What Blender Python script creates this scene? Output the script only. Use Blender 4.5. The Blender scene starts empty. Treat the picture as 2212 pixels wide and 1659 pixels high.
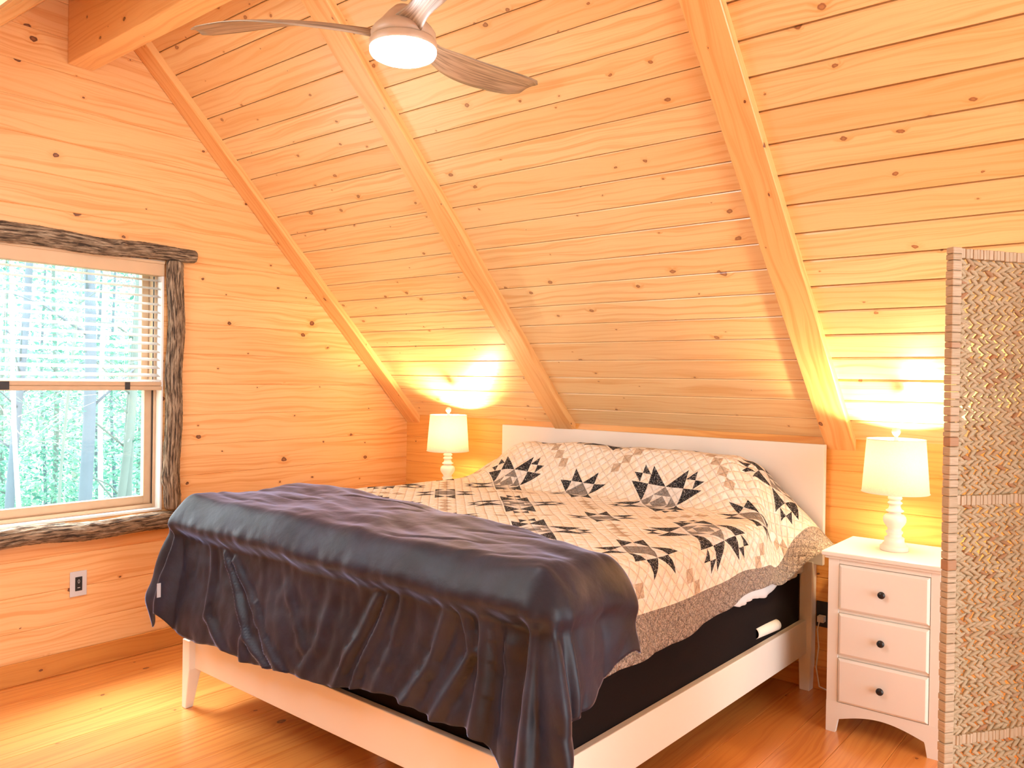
import bpy, math, random
import numpy as np
from mathutils import Vector, Matrix
random.seed(7); np.random.seed(7)
sc = bpy.context.scene
COL = sc.collection
PI = math.pi

# ------------------------------------------------------------------ helpers
def V(*a): return Vector(a)

class MB:
    """collects geometry for ONE mesh object"""
    def __init__(s): s.v=[]; s.f=[]; s.uv=[]; s.c=[]; s.m=[]; s.sm=[]
    def face(s, idx, uv=None, c=(.5,.5,.5), m=0, smooth=False):
        s.f.append(tuple(idx)); s.uv.append(uv if uv else [(0.,0.)]*len(idx)); s.c.append(c); s.m.append(m); s.sm.append(smooth)
    def add(s, pts):
        n=len(s.v); s.v.extend([tuple(p) for p in pts]); return n
    def box(s, x0,x1,y0,y1,z0,z1, c=(.5,.5,.5), m=0, M=None):
        P=[V(x,y,z) for z in (z0,z1) for y in (y0,y1) for x in (x0,x1)]
        if M: P=[M@p for p in P]
        n=s.add(P)
        L=[x1-x0,y1-y0,z1-z0]; ax=L.index(max(L))
        for q,(a,b) in zip([(0,2,3,1),(4,5,7,6),(0,1,5,4),(2,6,7,3),(0,4,6,2),(1,3,7,5)],[(0,1),(0,1),(0,2),(0,2),(1,2),(1,2)]):
            if b==ax: a,b=b,a
            co=lambda i:((x0,x1)[i&1],(y0,y1)[i>>1&1],(z0,z1)[i>>2&1])
            s.face([n+i for i in q],[(co(i)[a],co(i)[b]) for i in q],c,m)
    def board(s, O,U,W,N, l0,l1,w0,w1, T, ch, rnd, m=0):
        """plank: U length, W across, N out of the surface; front at N=0"""
        prof=[(w0,-T),(w0,-ch),(w0+ch,0),(w1-ch,0),(w1,-ch),(w1,-T)]
        vo=rnd[0]*37.0; uo=rnd[1]*53.0
        n=s.add([O+U*l+W*w+N*h for l in (l0,l1) for (w,h) in prof])
        flip=U.cross(W).dot(N)<0
        k=len(prof)
        for i in range(k-1):
            q=[i,i+1,i+1+k,i+k]
            uv=[(l0+uo,prof[i][0]+vo),(l0+uo,prof[i+1][0]+vo),(l1+uo,prof[i+1][0]+vo),(l1+uo,prof[i][0]+vo)]
            if not flip: q=q[::-1]; uv=uv[::-1]
            s.face([n+a for a in q],uv,rnd,m)
        s.face([n+i for i in range(k)],None,rnd,m); s.face([n+k+i for i in range(k-1,-1,-1)],None,rnd,m)
    def loft(s, rings, closed=True, caps=True, m=0, smooth=True, uvs=None, c=(.5,.5,.5)):
        k=len(rings[0]); b=s.add([p for r in rings for p in r])
        for i in range(len(rings)-1):
            for j in range(k if closed else k-1):
                j2=(j+1)%k
                q=[b+i*k+j,b+i*k+j2,b+(i+1)*k+j2,b+(i+1)*k+j]
                uv=None
                if uvs: uv=[(uvs[0][i],uvs[1]*j/k),(uvs[0][i],uvs[1]*(j+1)/k),(uvs[0][i+1],uvs[1]*(j+1)/k),(uvs[0][i+1],uvs[1]*j/k)]
                s.face(q,uv,c,m,smooth)
        if caps and closed:
            s.face([b+j for j in range(k-1,-1,-1)],None,c,m); s.face([b+(len(rings)-1)*k+j for j in range(k)],None,c,m)
    def lathe(s, prof, C=(0,0,0), n=32, m=0, caps=True):
        C=Vector(C)
        s.loft([[C+V(r*math.cos(2*PI*j/n),r*math.sin(2*PI*j/n),z) for j in range(n)] for r,z in prof],True,caps,m)
    def tube(s, pts, r, n=10, m=0):
        pts=[Vector(p) for p in pts]; rings=[]
        for i,p in enumerate(pts):
            t=(pts[min(i+1,len(pts)-1)]-pts[max(i-1,0)]).normalized()
            a=t.cross(V(0,0,1)) if abs(t.z)<.95 else t.cross(V(1,0,0)); a.normalize(); b=t.cross(a)
            rr=r[i] if isinstance(r,(list,tuple)) else r
            rings.append([p+a*rr*math.cos(2*PI*j/n)+b*rr*math.sin(2*PI*j/n) for j in range(n)])
        s.loft(rings,True,True,m)
    def build(s, name, mats, parent=None, loc=None, bevel=0, seg=2):
        me=bpy.data.meshes.new(name); me.from_pydata(s.v,[],s.f); 
        if not isinstance(mats,(list,tuple)): mats=[mats]
        for mm in mats: me.materials.append(mm)
        me.polygons.foreach_set('material_index',s.m); me.polygons.foreach_set('use_smooth',s.sm)
        ul=me.uv_layers.new(name='UVMap'); ul.data.foreach_set('uv',[q for f in s.uv for p in f for q in p])
        at=me.color_attributes.new('bd','FLOAT_COLOR','CORNER')
        buf=[]
        for f,c in zip(s.f,s.c): buf.extend((c[0],c[1],c[2],1.)*len(f))
        at.data.foreach_set('color',buf)
        me.update()
        o=bpy.data.objects.new(name,me); COL.objects.link(o)
        if parent: o.parent=parent
        if loc: o.location=loc
        if bevel:
            b=o.modifiers.new('bevel','BEVEL'); b.width=bevel; b.segments=seg; b.limit_method='ANGLE'; b.harden_normals=False
        return o

def rnd3(): return (random.random(),random.random(),random.random())
def thing(name,label,cat,loc=(0,0,0),rz=0,group=None):
    o=bpy.data.objects.new(name,None); COL.objects.link(o); o.location=loc; o.rotation_euler=(0,0,rz)
    o.empty_display_size=.1
    return tag(o,label,cat,group)
def tag(o,label,cat,group=None):
    o['label']=label; o['category']=cat
    if group: o['group']=group
    return o
def struct(o): o['kind']='structure'; return o
def copy_tree(o,parent=None):
    c=o.copy(); COL.objects.link(c)
    if parent: c.parent=parent
    for ch in list(o.children): copy_tree(ch,c)
    return c

# ------------------------------------------------------------------ materials
def newmat(name):
    m=bpy.data.materials.new(name); m.use_nodes=True; nt=m.node_tree; nt.nodes.clear()
    out=nt.nodes.new('ShaderNodeOutputMaterial'); b=nt.nodes.new('ShaderNodeBsdfPrincipled')
    nt.links.new(b.outputs[0],out.inputs[0]); return m,nt,b,out
def nd(nt,t,**k):
    n=nt.nodes.new(t)
    for a,b in k.items():
        if a.startswith('i_'):
            kk=a[2:]; n.inputs[int(kk) if kk.isdigit() else kk.replace('_',' ')].default_value=b
        else: setattr(n,a,b)
    return n
def math_(nt,op,a,b=None,c=None,clamp=False):
    n=nt.nodes.new('ShaderNodeMath'); n.operation=op; n.use_clamp=clamp
    for i,x in enumerate((a,b,c)):
        if x is None: continue
        if isinstance(x,(int,float)): n.inputs[i].default_value=x
        else: nt.links.new(x,n.inputs[i])
    return n.outputs[0]
def mix(nt,f,a,b,t='MIX'):
    n=nt.nodes.new('ShaderNodeMix'); n.data_type='RGBA'; n.blend_type=t
    for s,x in ((n.inputs[0],f),(n.inputs[6],a),(n.inputs[7],b)):
        if isinstance(x,(int,float)): s.default_value=x
        elif isinstance(x,tuple): s.default_value=(x[0],x[1],x[2],1)
        else: nt.links.new(x,s)
    return n.outputs[2]
def mapr(nt,x,a,b,c=0,d=1,smooth=True):
    n=nt.nodes.new('ShaderNodeMapRange'); n.interpolation_type='SMOOTHSTEP' if smooth else 'LINEAR'
    nt.links.new(x,n.inputs[0]); 
    for i,v in enumerate((a,b,c,d)): n.inputs[i+1].default_value=v
    return n.outputs[0]
def bump(nt,b,h,strength=.3,dist=.002):
    n=nt.nodes.new('ShaderNodeBump'); n.inputs['Strength'].default_value=strength; n.inputs['Distance'].default_value=dist
    nt.links.new(h,n.inputs['Height']); nt.links.new(n.outputs[0],b.inputs['Normal']); return n
def plain(name,col,rough=.5,metal=0,noise=.0,nscale=20,spec=.5,**k):
    m,nt,b,o=newmat(name)
    tc=nd(nt,'ShaderNodeTexCoord'); n=nd(nt,'ShaderNodeTexNoise',i_Scale=nscale,i_Detail=4.)
    nt.links.new(tc.outputs['Object'],n.inputs['Vector'])
    c2=tuple(x*(1-noise) for x in col)
    nt.links.new(mix(nt,n.outputs[0],tuple(col),c2),b.inputs['Base Color'])
    b.inputs['Roughness'].default_value=rough; b.inputs['Metallic'].default_value=metal; b.inputs['Specular IOR Level'].default_value=spec
    for kk,vv in k.items(): b.inputs[kk.replace('_',' ')].default_value=vv
    return m

def pine(name, light, dark, knotc=(.12,.035,.015), kscale=3.4, kthr=.45, rough=.36, grain=.55, var=.35, coat=.25, softknot=0., ksize=1.):
    m,nt,b,o=newmat(name); L=nt.links
    uv=nd(nt,'ShaderNodeUVMap'); uv.uv_map='UVMap'
    at=nd(nt,'ShaderNodeVertexColor'); at.layer_name='bd'
    sp=nd(nt,'ShaderNodeSeparateColor'); L.new(at.outputs[0],sp.inputs[0])
    # knots: one voronoi point per cell, only part of the cells carry one
    vor=nd(nt,'ShaderNodeTexVoronoi',voronoi_dimensions='2D',i_Scale=kscale,i_Randomness=1.)
    wob=nd(nt,'ShaderNodeTexNoise',noise_dimensions='2D',i_Scale=38.,i_Detail=2.); L.new(uv.outputs[0],wob.inputs['Vector'])
    wv=nd(nt,'ShaderNodeVectorMath',operation='SCALE',i_Scale=.012); 
    ws=nd(nt,'ShaderNodeVectorMath',operation='SUBTRACT'); L.new(wob.outputs['Color'],ws.inputs[0]); ws.inputs[1].default_value=(.5,.5,.5)
    L.new(ws.outputs[0],wv.inputs[0])
    ad=nd(nt,'ShaderNodeVectorMath',operation='ADD'); L.new(uv.outputs[0],ad.inputs[0]); L.new(wv.outputs[0],ad.inputs[1])
    sc_=nd(nt,'ShaderNodeVectorMath',operation='MULTIPLY'); L.new(ad.outputs[0],sc_.inputs[0]); sc_.inputs[1].default_value=(.8,1.15,1)
    L.new(sc_.outputs[0],vor.inputs['Vector'])
    vc=nd(nt,'ShaderNodeSeparateColor'); L.new(vor.outputs['Color'],vc.inputs[0])
    has=math_(nt,'GREATER_THAN',vc.outputs[0],kthr)
    rad=math_(nt,'MULTIPLY_ADD',math_(nt,'POWER',vc.outputs[1],2.2),.048*ksize,.013*ksize)   # in voronoi units
    dn=math_(nt,'DIVIDE',vor.outputs['Distance'],rad)
    body=math_(nt,'MULTIPLY',mapr(nt,dn,.8,1.15,1,0),has)
    core=math_(nt,'MULTIPLY',mapr(nt,dn,.3,.75,1,0),has)
    halo=math_(nt,'MULTIPLY',mapr(nt,dn,1.0,3.4,1,0),has)
    # grain, bending round the knots
    sep=nd(nt,'ShaderNodeSeparateXYZ'); L.new(uv.outputs[0],sep.inputs[0])
    vv=math_(nt,'MULTIPLY_ADD',halo,.012,sep.outputs[1])
    lw=nd(nt,'ShaderNodeTexNoise',noise_dimensions='2D',i_Scale=1.6,i_Detail=2.)
    c0=nd(nt,'ShaderNodeCombineXYZ'); L.new(sep.outputs[0],c0.inputs[0]); L.new(math_(nt,'MULTIPLY',sep.outputs[1],4.),c0.inputs[1]); L.new(c0.outputs[0],lw.inputs['Vector'])
    vv=math_(nt,'MULTIPLY_ADD',lw.outputs[0],.075,vv)
    c1=nd(nt,'ShaderNodeCombineXYZ'); L.new(math_(nt,'MULTIPLY',sep.outputs[0],.55),c1.inputs[0]); L.new(math_(nt,'MULTIPLY',vv,30.),c1.inputs[1])
    g1=nd(nt,'ShaderNodeTexNoise',noise_dimensions='2D',i_Scale=1.8,i_Detail=3.,i_Roughness=.55); L.new(c1.outputs[0],g1.inputs['Vector'])
    c2=nd(nt,'ShaderNodeCombineXYZ'); L.new(math_(nt,'MULTIPLY',sep.outputs[0],3.),c2.inputs[0]); L.new(math_(nt,'MULTIPLY',vv,260.),c2.inputs[1])
    g2=nd(nt,'ShaderNodeTexNoise',noise_dimensions='2D',i_Scale=1.2,i_Detail=2.); L.new(c2.outputs[0],g2.inputs['Vector'])
    gr=math_(nt,'MULTIPLY',mapr(nt,g1.outputs[0],.42,.72),grain)
    gr=math_(nt,'MULTIPLY_ADD',mapr(nt,g2.outputs[0],.4,.75),grain*.22,gr,clamp=True)
    gr=math_(nt,'MULTIPLY_ADD',halo,.32,gr,clamp=True)
    col=mix(nt,gr,light,dark)
    # board to board tone
    tone=math_(nt,'MULTIPLY',math_(nt,'POWER',sp.outputs[2],1.4),var)
    col=mix(nt,tone,col,mix(nt,.6,col,dark))
    kd=tuple(x*.25+knotc[i]*.9 for i,x in enumerate(dark))
    kcol=mix(nt,core,knotc,kd)
    col=mix(nt,math_(nt,'MULTIPLY',body,1-softknot),col,kcol)
    L.new(col,b.inputs['Base Color'])
    b.inputs['Roughness'].default_value=rough; b.inputs['Coat Weight'].default_value=coat; b.inputs['Coat Roughness'].default_value=.28
    hh=math_(nt,'MULTIPLY_ADD',body,-.5,math_(nt,'MULTIPLY',gr,-.35))
    bump(nt,b,hh,.25,.0015)
    return m

M={}
M['wall']=pine('pine_wall',(.87,.52,.235),(.70,.28,.075),kscale=4.4,kthr=.30,rough=.36,ksize=1.25,var=.5,grain=.65)
M['knee']=pine('pine_knee_wall',(.84,.44,.12),(.68,.26,.045),kscale=3.6,kthr=.4,rough=.38,ksize=1.2,grain=.65)
M['ceil']=pine('pine_ceiling',(.88,.65,.345),(.73,.40,.145),knotc=(.25,.09,.035),kscale=5.4,kthr=.30,rough=.30,var=.8,softknot=.12,coat=.7,ksize=1.15,grain=.7)
M['beam']=pine('pine_beam',(.86,.50,.20),(.68,.28,.07),kscale=5.5,kthr=.35,rough=.34,grain=.6,coat=.5)
M['floor']=pine('pine_floor',(.82,.35,.085),(.57,.15,.025),kscale=3.2,kthr=.5,rough=.24,coat=.6,var=.5,knotc=(.16,.05,.02))
M['base']=pine('pine_baseboard',(.68,.29,.06),(.5,.16,.025),kscale=3.,kthr=.5)
M['white']=plain('white_paint',(.86,.80,.71),.36,noise=.05,nscale=3)
M['whitew']=plain('lamp_white_paint',(.86,.80,.70),.35,noise=.04)
M['black']=plain('black_metal',(.012,.011,.012),.35)
M['boxsp']=plain('black_box_spring_fabric',(.012,.008,.008),.9,noise=.3,nscale=200,spec=.12)
M['sheet']=plain('white_sheet',(.82,.79,.76),.85,noise=.08,nscale=8)
M['tanwin']=plain('tan_window_wood',(.62,.42,.26),.45,noise=.2,nscale=15)
M['tanlite']=plain('light_tan_wood',(.66,.45,.27),.45,noise=.15,nscale=12)
M['jamb']=plain('white_jamb',(.85,.82,.78),.5,noise=.03)
def slatm():
    m,nt,b,o=newmat('white_slats'); L=nt.links
    n=nd(nt,'ShaderNodeTexNoise',i_Scale=9.); c=mix(nt,n.outputs[0],(.92,.91,.90),(.88,.86,.84))
    t=nd(nt,'ShaderNodeBsdfTranslucent'); d=nd(nt,'ShaderNodeBsdfDiffuse'); L.new(c,t.inputs[0]); L.new(c,d.inputs[0])
    mx=nd(nt,'ShaderNodeMixShader',i_Fac=.72); L.new(d.outputs[0],mx.inputs[1]); L.new(t.outputs[0],mx.inputs[2]); L.new(mx.outputs[0],o.inputs[0]); return m
M['slat']=slatm()
M['darkgap']=plain('dark_gasket',(.03,.028,.03),.6)
M['plate']=plain('pale_grey_plastic',(.62,.62,.66),.4,noise=.03)
M['cord']=plain('white_cord',(.75,.72,.66),.5)
M['paper']=plain('white_paper',(.85,.80,.72),.7)

def bark():
    m,nt,b,o=newmat('grey_brown_bark'); L=nt.links
    uv=nd(nt,'ShaderNodeUVMap'); uv.uv_map='UVMap'
    mp=nd(nt,'ShaderNodeMapping'); mp.inputs['Scale'].default_value=(11,95,1); L.new(uv.outputs[0],mp.inputs[0])
    n=nd(nt,'ShaderNodeTexNoise',i_Scale=1.,i_Detail=5.,i_Roughness=.65,i_Distortion=.6); L.new(mp.outputs[0],n.inputs['Vector'])
    r=nd(nt,'ShaderNodeValToRGB'); L.new(n.outputs[0],r.inputs[0])
    e=r.color_ramp.elements; e[0].position=.40; e[0].color=(.04,.024,.014,1); e[1].position=.66; e[1].color=(.46,.35,.24,1)
    k=e.new(.5); k.color=(.19,.125,.075,1)
    L.new(r.outputs[0],b.inputs['Base Color']); b.inputs['Roughness'].default_value=.85
    bump(nt,b,n.outputs[0],.9,.008); return m
M['bark']=bark()

def velvet():
    m,nt,b,o=newmat('charcoal_navy_velvet'); L=nt.links
    tc=nd(nt,'ShaderNodeTexCoord'); n=nd(nt,'ShaderNodeTexNoise',i_Scale=5.,i_Detail=6.,i_Roughness=.6); L.new(tc.outputs['Object'],n.inputs['Vector'])
    L.new(mix(nt,mapr(nt,n.outputs[0],.35,.7),(.004,.007,.019),(.015,.020,.044)),b.inputs['Base Color'])
    b.inputs['Roughness'].default_value=.5; b.inputs['Sheen Weight'].default_value=.8; b.inputs['Sheen Roughness'].default_value=.25
    b.inputs['Sheen Tint'].default_value=(.52,.60,1.,1); b.inputs['Specular IOR Level'].default_value=.45
    n2=nd(nt,'ShaderNodeTexNoise',i_Scale=14.,i_Detail=5.); L.new(tc.outputs['Object'],n2.inputs['Vector'])
    bump(nt,b,n2.outputs[0],.35,.01); return m
M['velvet']=velvet()
M['lining']=plain('tan_sherpa_lining',(.62,.42,.27),.95,noise=.3,nscale=120)

def quiltmat(name,c1,c2,scale,thr=(.45,.55),tex='noise',crinkle=.5):
    m,nt,b,o=newmat(name); L=nt.links
    uv=nd(nt,'ShaderNodeUVMap'); uv.uv_map='UVMap'
    if tex=='noise':
        n=nd(nt,'ShaderNodeTexNoise',i_Scale=scale,i_Detail=3.,i_Distortion=1.5); L.new(uv.outputs[0],n.inputs['Vector']); f=n.outputs[0]
    else:
        n=nd(nt,'ShaderNodeTexVoronoi',feature='DISTANCE_TO_EDGE',i_Scale=scale); L.new(uv.outputs[0],n.inputs['Vector']); f=n.outputs[0]
    L.new(mix(nt,mapr(nt,f,*thr),c1,c2),b.inputs['Base Color'])
    b.inputs['Roughness'].default_value=.9; b.inputs['Specular IOR Level'].default_value=.15
    # diagonal quilting stitches + crinkles between them
    sep=nd(nt,'ShaderNodeSeparateXYZ'); L.new(uv.outputs[0],sep.inputs[0])
    h=None
    for s in (1,-1):
        d=math_(nt,'MULTIPLY_ADD',sep.outputs[1],s,sep.outputs[0])
        q=math_(nt,'ABSOLUTE',math_(nt,'SINE',math_(nt,'MULTIPLY',d,PI/.059)))
        q=math_(nt,'POWER',q,.5)
        h=q if h is None else math_(nt,'MINIMUM',h,q)
    cr=nd(nt,'ShaderNodeTexNoise',i_Scale=42.,i_Detail=3.,i_Distortion=1.2); L.new(uv.outputs[0],cr.inputs['Vector'])
    h=math_(nt,'MULTIPLY_ADD',cr.outputs[0],crinkle*1.6,h)
    bump(nt,b,h,.9,.009); return m
QM=[quiltmat('cream_print',(.84,.71,.55),(.88,.80,.70),22,(.4,.62)),
    quiltmat('tan_patch',(.52,.38,.26),(.60,.47,.34),60,(.4,.6)),
    quiltmat('black_print',(.012,.012,.016),(.42,.40,.38),190,(.57,.61)),
    quiltmat('grey_print',(.17,.15,.135),(.34,.31,.28),170,(.4,.6)),
    quiltmat('taupe_floral_border',(.19,.155,.13),(.50,.41,.34),150,(.42,.6),crinkle=1.2),
    quiltmat('pale_print',(.80,.75,.69),(.74,.68,.60),40,(.4,.6))]

def rush(name,c1,c2):
    m,nt,b,o=newmat(name); L=nt.links
    at=nd(nt,'ShaderNodeVertexColor'); at.layer_name='bd'; sp=nd(nt,'ShaderNodeSeparateColor'); L.new(at.outputs[0],sp.inputs[0])
    uv=nd(nt,'ShaderNodeUVMap'); uv.uv_map='UVMap'
    mp=nd(nt,'ShaderNodeMapping'); mp.inputs['Scale'].default_value=(3,60,1); L.new(uv.outputs[0],mp.inputs[0])
    n=nd(nt,'ShaderNodeTexNoise',i_Scale=6.,i_Detail=4.); L.new(mp.outputs[0],n.inputs['Vector'])
    col=mix(nt,mapr(nt,n.outputs[0],.35,.7),c1,c2)
    col=mix(nt,mapr(nt,sp.outputs[0],.88,1.),col,(.33,.16,.07))
    col=mix(nt,math_(nt,'MULTIPLY',sp.outputs[1],.35),col,(.30,.25,.14))
    L.new(col,b.inputs['Base Color']); b.inputs['Roughness'].default_value=.6
    bump(nt,b,n.outputs[0],.4,.002); return m
M['rush']=rush('woven_rush',(.50,.43,.30),(.33,.27,.17))
M['rushw']=rush('wrapped_rush',(.50,.42,.31),(.38,.30,.2))

def shade():
    m,nt,b,o=newmat('linen_lamp_shade'); L=nt.links
    tc=nd(nt,'ShaderNodeTexCoord'); mp=nd(nt,'ShaderNodeMapping'); mp.inputs['Scale'].default_value=(1,1,1); L.new(tc.outputs['Object'],mp.inputs[0])
    n=nd(nt,'ShaderNodeTexNoise',i_Scale=260.,i_Detail=2.); L.new(mp.outputs[0],n.inputs['Vector'])
    t=nd(nt,'ShaderNodeBsdfTranslucent'); d=nd(nt,'ShaderNodeBsdfDiffuse')
    c=mix(nt,n.outputs[0],(.92,.86,.76),(.72,.64,.54)); L.new(c,t.inputs[0]); L.new(c,d.inputs[0])
    mx=nd(nt,'ShaderNodeMixShader',i_Fac=.45); L.new(d.outputs[0],mx.inputs[1]); L.new(t.outputs[0],mx.inputs[2]); L.new(mx.outputs[0],o.inputs[0])
    return m
M['shade']=shade()
def emit(name,col,s):
    m,nt,b,o=newmat(name); nt.nodes.remove(b); e=nd(nt,'ShaderNodeEmission',i_Strength=s); e.inputs[0].default_value=(*col,1); nt.links.new(e.outputs[0],o.inputs[0]); return m
def glass():
    m,nt,b,o=newmat('window_glass'); L=nt.links
    t=nd(nt,'ShaderNodeBsdfTransparent'); t.inputs[0].default_value=(.97,.99,.98,1); g=nd(nt,'ShaderNodeBsdfGlossy',i_Roughness=.02)
    fr=nd(nt,'ShaderNodeLayerWeight'); mx=nd(nt,'ShaderNodeMixShader'); L.new(math_(nt,'MULTIPLY_ADD',math_(nt,'POWER',fr.outputs['Facing'],4.),.4,.03),mx.inputs[0]); L.new(t.outputs[0],mx.inputs[1]); L.new(g.outputs[0],mx.inputs[2]); L.new(mx.outputs[0],o.inputs[0]); return m
M['glass']=glass()

# ------------------------------------------------------------------ room
KZ=1.197; SL=.7891; CS,SN=math.cos(SL),math.sin(SL); TN=math.tan(SL)
RY=-2.202; RZ=KZ-RY*TN; BY=-4.40; XR=7.6
X_,Y_,Z_=V(1,0,0),V(0,1,0),V(0,0,1)
# floor, planks run towards the bed head wall
mb=MB(); k=0; x=1.123-.1815*7
while x<XR:
    x0=max(x,0); x1=min(x+.1815,XR)
    if x1>x0: mb.board(V(0,0,0),Y_,X_,Z_,BY-.02,.02,x0+.0006,x1-.0006,.02,.0012,rnd3())
    x+=.1815
mb.box(-.2,XR,BY-.2,.2,-.12,-.02)
struct(mb.build('floor',M['floor']))
# gable wall with the window
WY0,WY1,WZ0,WZ1=-2.78,-1.768,.735,2.05
mb=MB(); z=2.8905-.1656*18; 
def ylim(zz): return (-4.4+max(0,(zz-KZ)/TN), -max(0,(zz-KZ)/TN))
while z<RZ:
    z0=max(z,0); z1=z+.1656; a,b=ylim(z0); a-=.02
    if b-a>.03:
        r=rnd3(); bo=lambda l0,l1,w0,w1: mb.board(V(0,0,0),Y_,Z_,X_,l0,l1,w0,w1,.02,.0035,r)
        if z1<=WZ0 or z0>=WZ1: bo(a,b,z0,z1)
        else:
            bo(a,WY0,z0,z1); bo(WY1,b,z0,z1)
            if z0<WZ0: bo(WY0,WY1,z0,WZ0)
            if z1>WZ1: bo(WY0,WY1,WZ1,z1)
    z+=.1656
mb.box(-.14,-.02,BY-.2,WY0,-.12,RZ+.2); mb.box(-.14,-.02,WY1,.2,-.12,RZ+.2); mb.box(-.14,-.02,WY0,WY1,-.12,WZ0); mb.box(-.14,-.02,WY0,WY1,WZ1,RZ+.2)
struct(mb.build('wall_left',M['wall']))
# knee wall behind the bed head
mb=MB(); z=1.047-.172*7
while z<KZ:
    z0=max(z,0); z1=min(z+.172,KZ+.02)
    mb.board(V(0,0,0),X_,Z_,V(0,-1,0),0,XR,z0,z1,.02,.0035,rnd3()); z+=.172
mb.box(-.02,XR,.02,.12,-.12,KZ+.1)
struct(mb.build('wall_back',M['knee']))
# knee wall on the near side of the room
mb=MB(); z=1.047-.172*7
while z<KZ:
    z0=max(z,0); z1=min(z+.172,KZ+.02)
    mb.board(V(0,BY,0),X_,Z_,Y_,0,XR,z0,z1,.02,.0035,rnd3()); z+=.172
mb.box(-.02,XR,BY-.12,BY-.02,-.12,KZ+.1)
struct(mb.build('wall_front',M['knee']))
# sloped ceilings
SV=V(0,-CS,SN); SNN=V(0,-SN,-CS); LS=-RY/CS
O=V(0,0,KZ)
mb=MB(); s=.001-.1266
while s<LS:
    mb.board(O,X_,SV,SNN,0,2.93,max(s,-.02)+.0014,min(s+.1266,LS+.02)-.0014,.02,.0032,rnd3()); s+=.1266
s=-.0056
while s<LS:
    mb.board(O,X_,SV,SNN,2.93,XR,s+.003,min(s+.1304,LS+.02)-.003,.02,.0045,rnd3()); s+=.1304
n=mb.add([O+X_*a+SV*b+SNN*c for c in (-.02,-.12) for b in (-.1,LS+.12) for a in (-.14,XR)])
for q in [(0,1,3,2),(4,6,7,5),(0,4,5,1),(2,3,7,6),(0,2,6,4),(1,5,7,3)]: mb.face([n+i for i in q])
# other slope
SV2=V(0,-CS,-SN); SN2=V(0,SN,-CS); O2=V(0,RY,RZ)
HX0,HX1,HS0,HS1=.75,2.15,.95,2.2
def obox(mb,x0,x1,s0,s1,c0,c1):
    n=mb.add([O2+X_*a+SV2*b+SN2*c for c in (c0,c1) for b in (s0,s1) for a in (x0,x1)])
    for q in [(0,1,3,2),(4,6,7,5),(0,4,5,1),(2,3,7,6),(0,2,6,4),(1,5,7,3)]: mb.face([n+i for i in q])
s=0
while s<LS+.03:
    r=rnd3(); segs=[(0,XR)] if (s+.13<=HS0 or s>=HS1) else [(0,HX0),(HX1,XR)]
    for xa,xb in segs: mb.board(O2,X_,SV2,SN2,xa,xb,s+.0008,s+.1288,.02,.003,r)
    s+=.1304
obox(mb,-.14,HX0,-.12,LS+.1,-.12,-.02); obox(mb,HX1,XR,-.12,LS+.1,-.12,-.02); obox(mb,HX0,HX1,-.12,HS0,-.12,-.02); obox(mb,HX0,HX1,HS1,LS+.1,-.12,-.02)
struct(mb.build('ceiling',M['ceil']))
# unseen roof window added on the near slope to let daylight in
mb=MB(); obox(mb,HX0-.03,HX0+.02,HS0-.11,HS1+.02,-.12,.012); obox(mb,HX1-.02,HX1+.03,HS0-.11,HS1+.02,-.12,.012); obox(mb,HX0+.02,HX1-.02,HS0-.11,HS0+.0,-.12,.012); obox(mb,HX0+.02,HX1-.02,HS1-.03,HS1+.02,-.12,.012)
w2=struct(mb.build('window_added',M['tanlite']))
mb=MB(); obox(mb,HX0+.015,HX1-.015,HS0-.005,HS1-.025,-.095,-.09); mb.build('pane',M['glass'],w2)
# baseboards
mb=MB(); mb.board(V(.014,0,0),Y_,Z_,X_,BY,0,0,.104,.013,.004,(.3,.2,.9)); struct(mb.build('baseboard_left',M['base']))
mb=MB(); mb.board(V(0,-.014,0),X_,Z_,V(0,-1,0),.014,XR,0,.108,.013,.004,(.6,.2,.7)); struct(mb.build('baseboard_back',M['base']))

# rafters and ridge beam
def rafter(x0,x1,label,side=0):
    mb=MB(); dR=.038; o,sv,nn=(O,SV,SNN) if side==0 else (O2,SV2,SN2)
    l0=-.035 if side==0 else .06; l1=LS-.06 if side==0 else LS+.03
    w=x1-x0; c=.003; r=rnd3(); r=(r[0],r[1],.2)
    prof=[(x0,-.0),(x0,dR-c),(x0+c,dR),(x1-c,dR),(x1,dR-c),(x1,-.0)]
    n=mb.add([o+sv*l+X_*a+nn*h for l in (l0,l1) for a,h in prof])
    acc=[0,dR,dR+c,dR+w,dR+w+c,2*dR+w]
    for i in range(5):
        q=[i,i+1,i+7,i+6]; uv=[(l0+r[0]*30,acc[i]),(l0+r[0]*30,acc[i+1]),(l1+r[0]*30,acc[i+1]),(l1+r[0]*30,acc[i])]
        mb.face([n+a for a in q],[(u,v+r[1]*20) for u,v in uv],r)
    mb.face([n+i for i in range(6)],None,r); mb.face([n+6+i for i in range(5,-1,-1)],None,r); mb.face([n,n+6,n+11,n+5],None,r)
    o=mb.build('rafter',M['beam']); return tag(o,label,'beam')
rafter(.002,.127,'pine rafter hugging the gable wall, running down to the corner by the left lamp')
rafter(1.289,1.426,'pine rafter crossing the middle of the sloped ceiling, passing behind the fan blades')
rafter(2.867,3.002,'pine rafter on the right, ending between the headboard and the right lamp')
rafter(.002,.127,'short visible piece of rafter in the top left corner, beyond the ridge beam',1)
mb=MB(); mb.box(.0,XR,-2.261,-2.143,2.935,RZ-.02,(.3,.6,.1)); 
tag(mb.build('ridge_beam',M['beam'],bevel=.004),'thick horizontal ridge beam at the top left, lit underside and dark orange side','beam')

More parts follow.
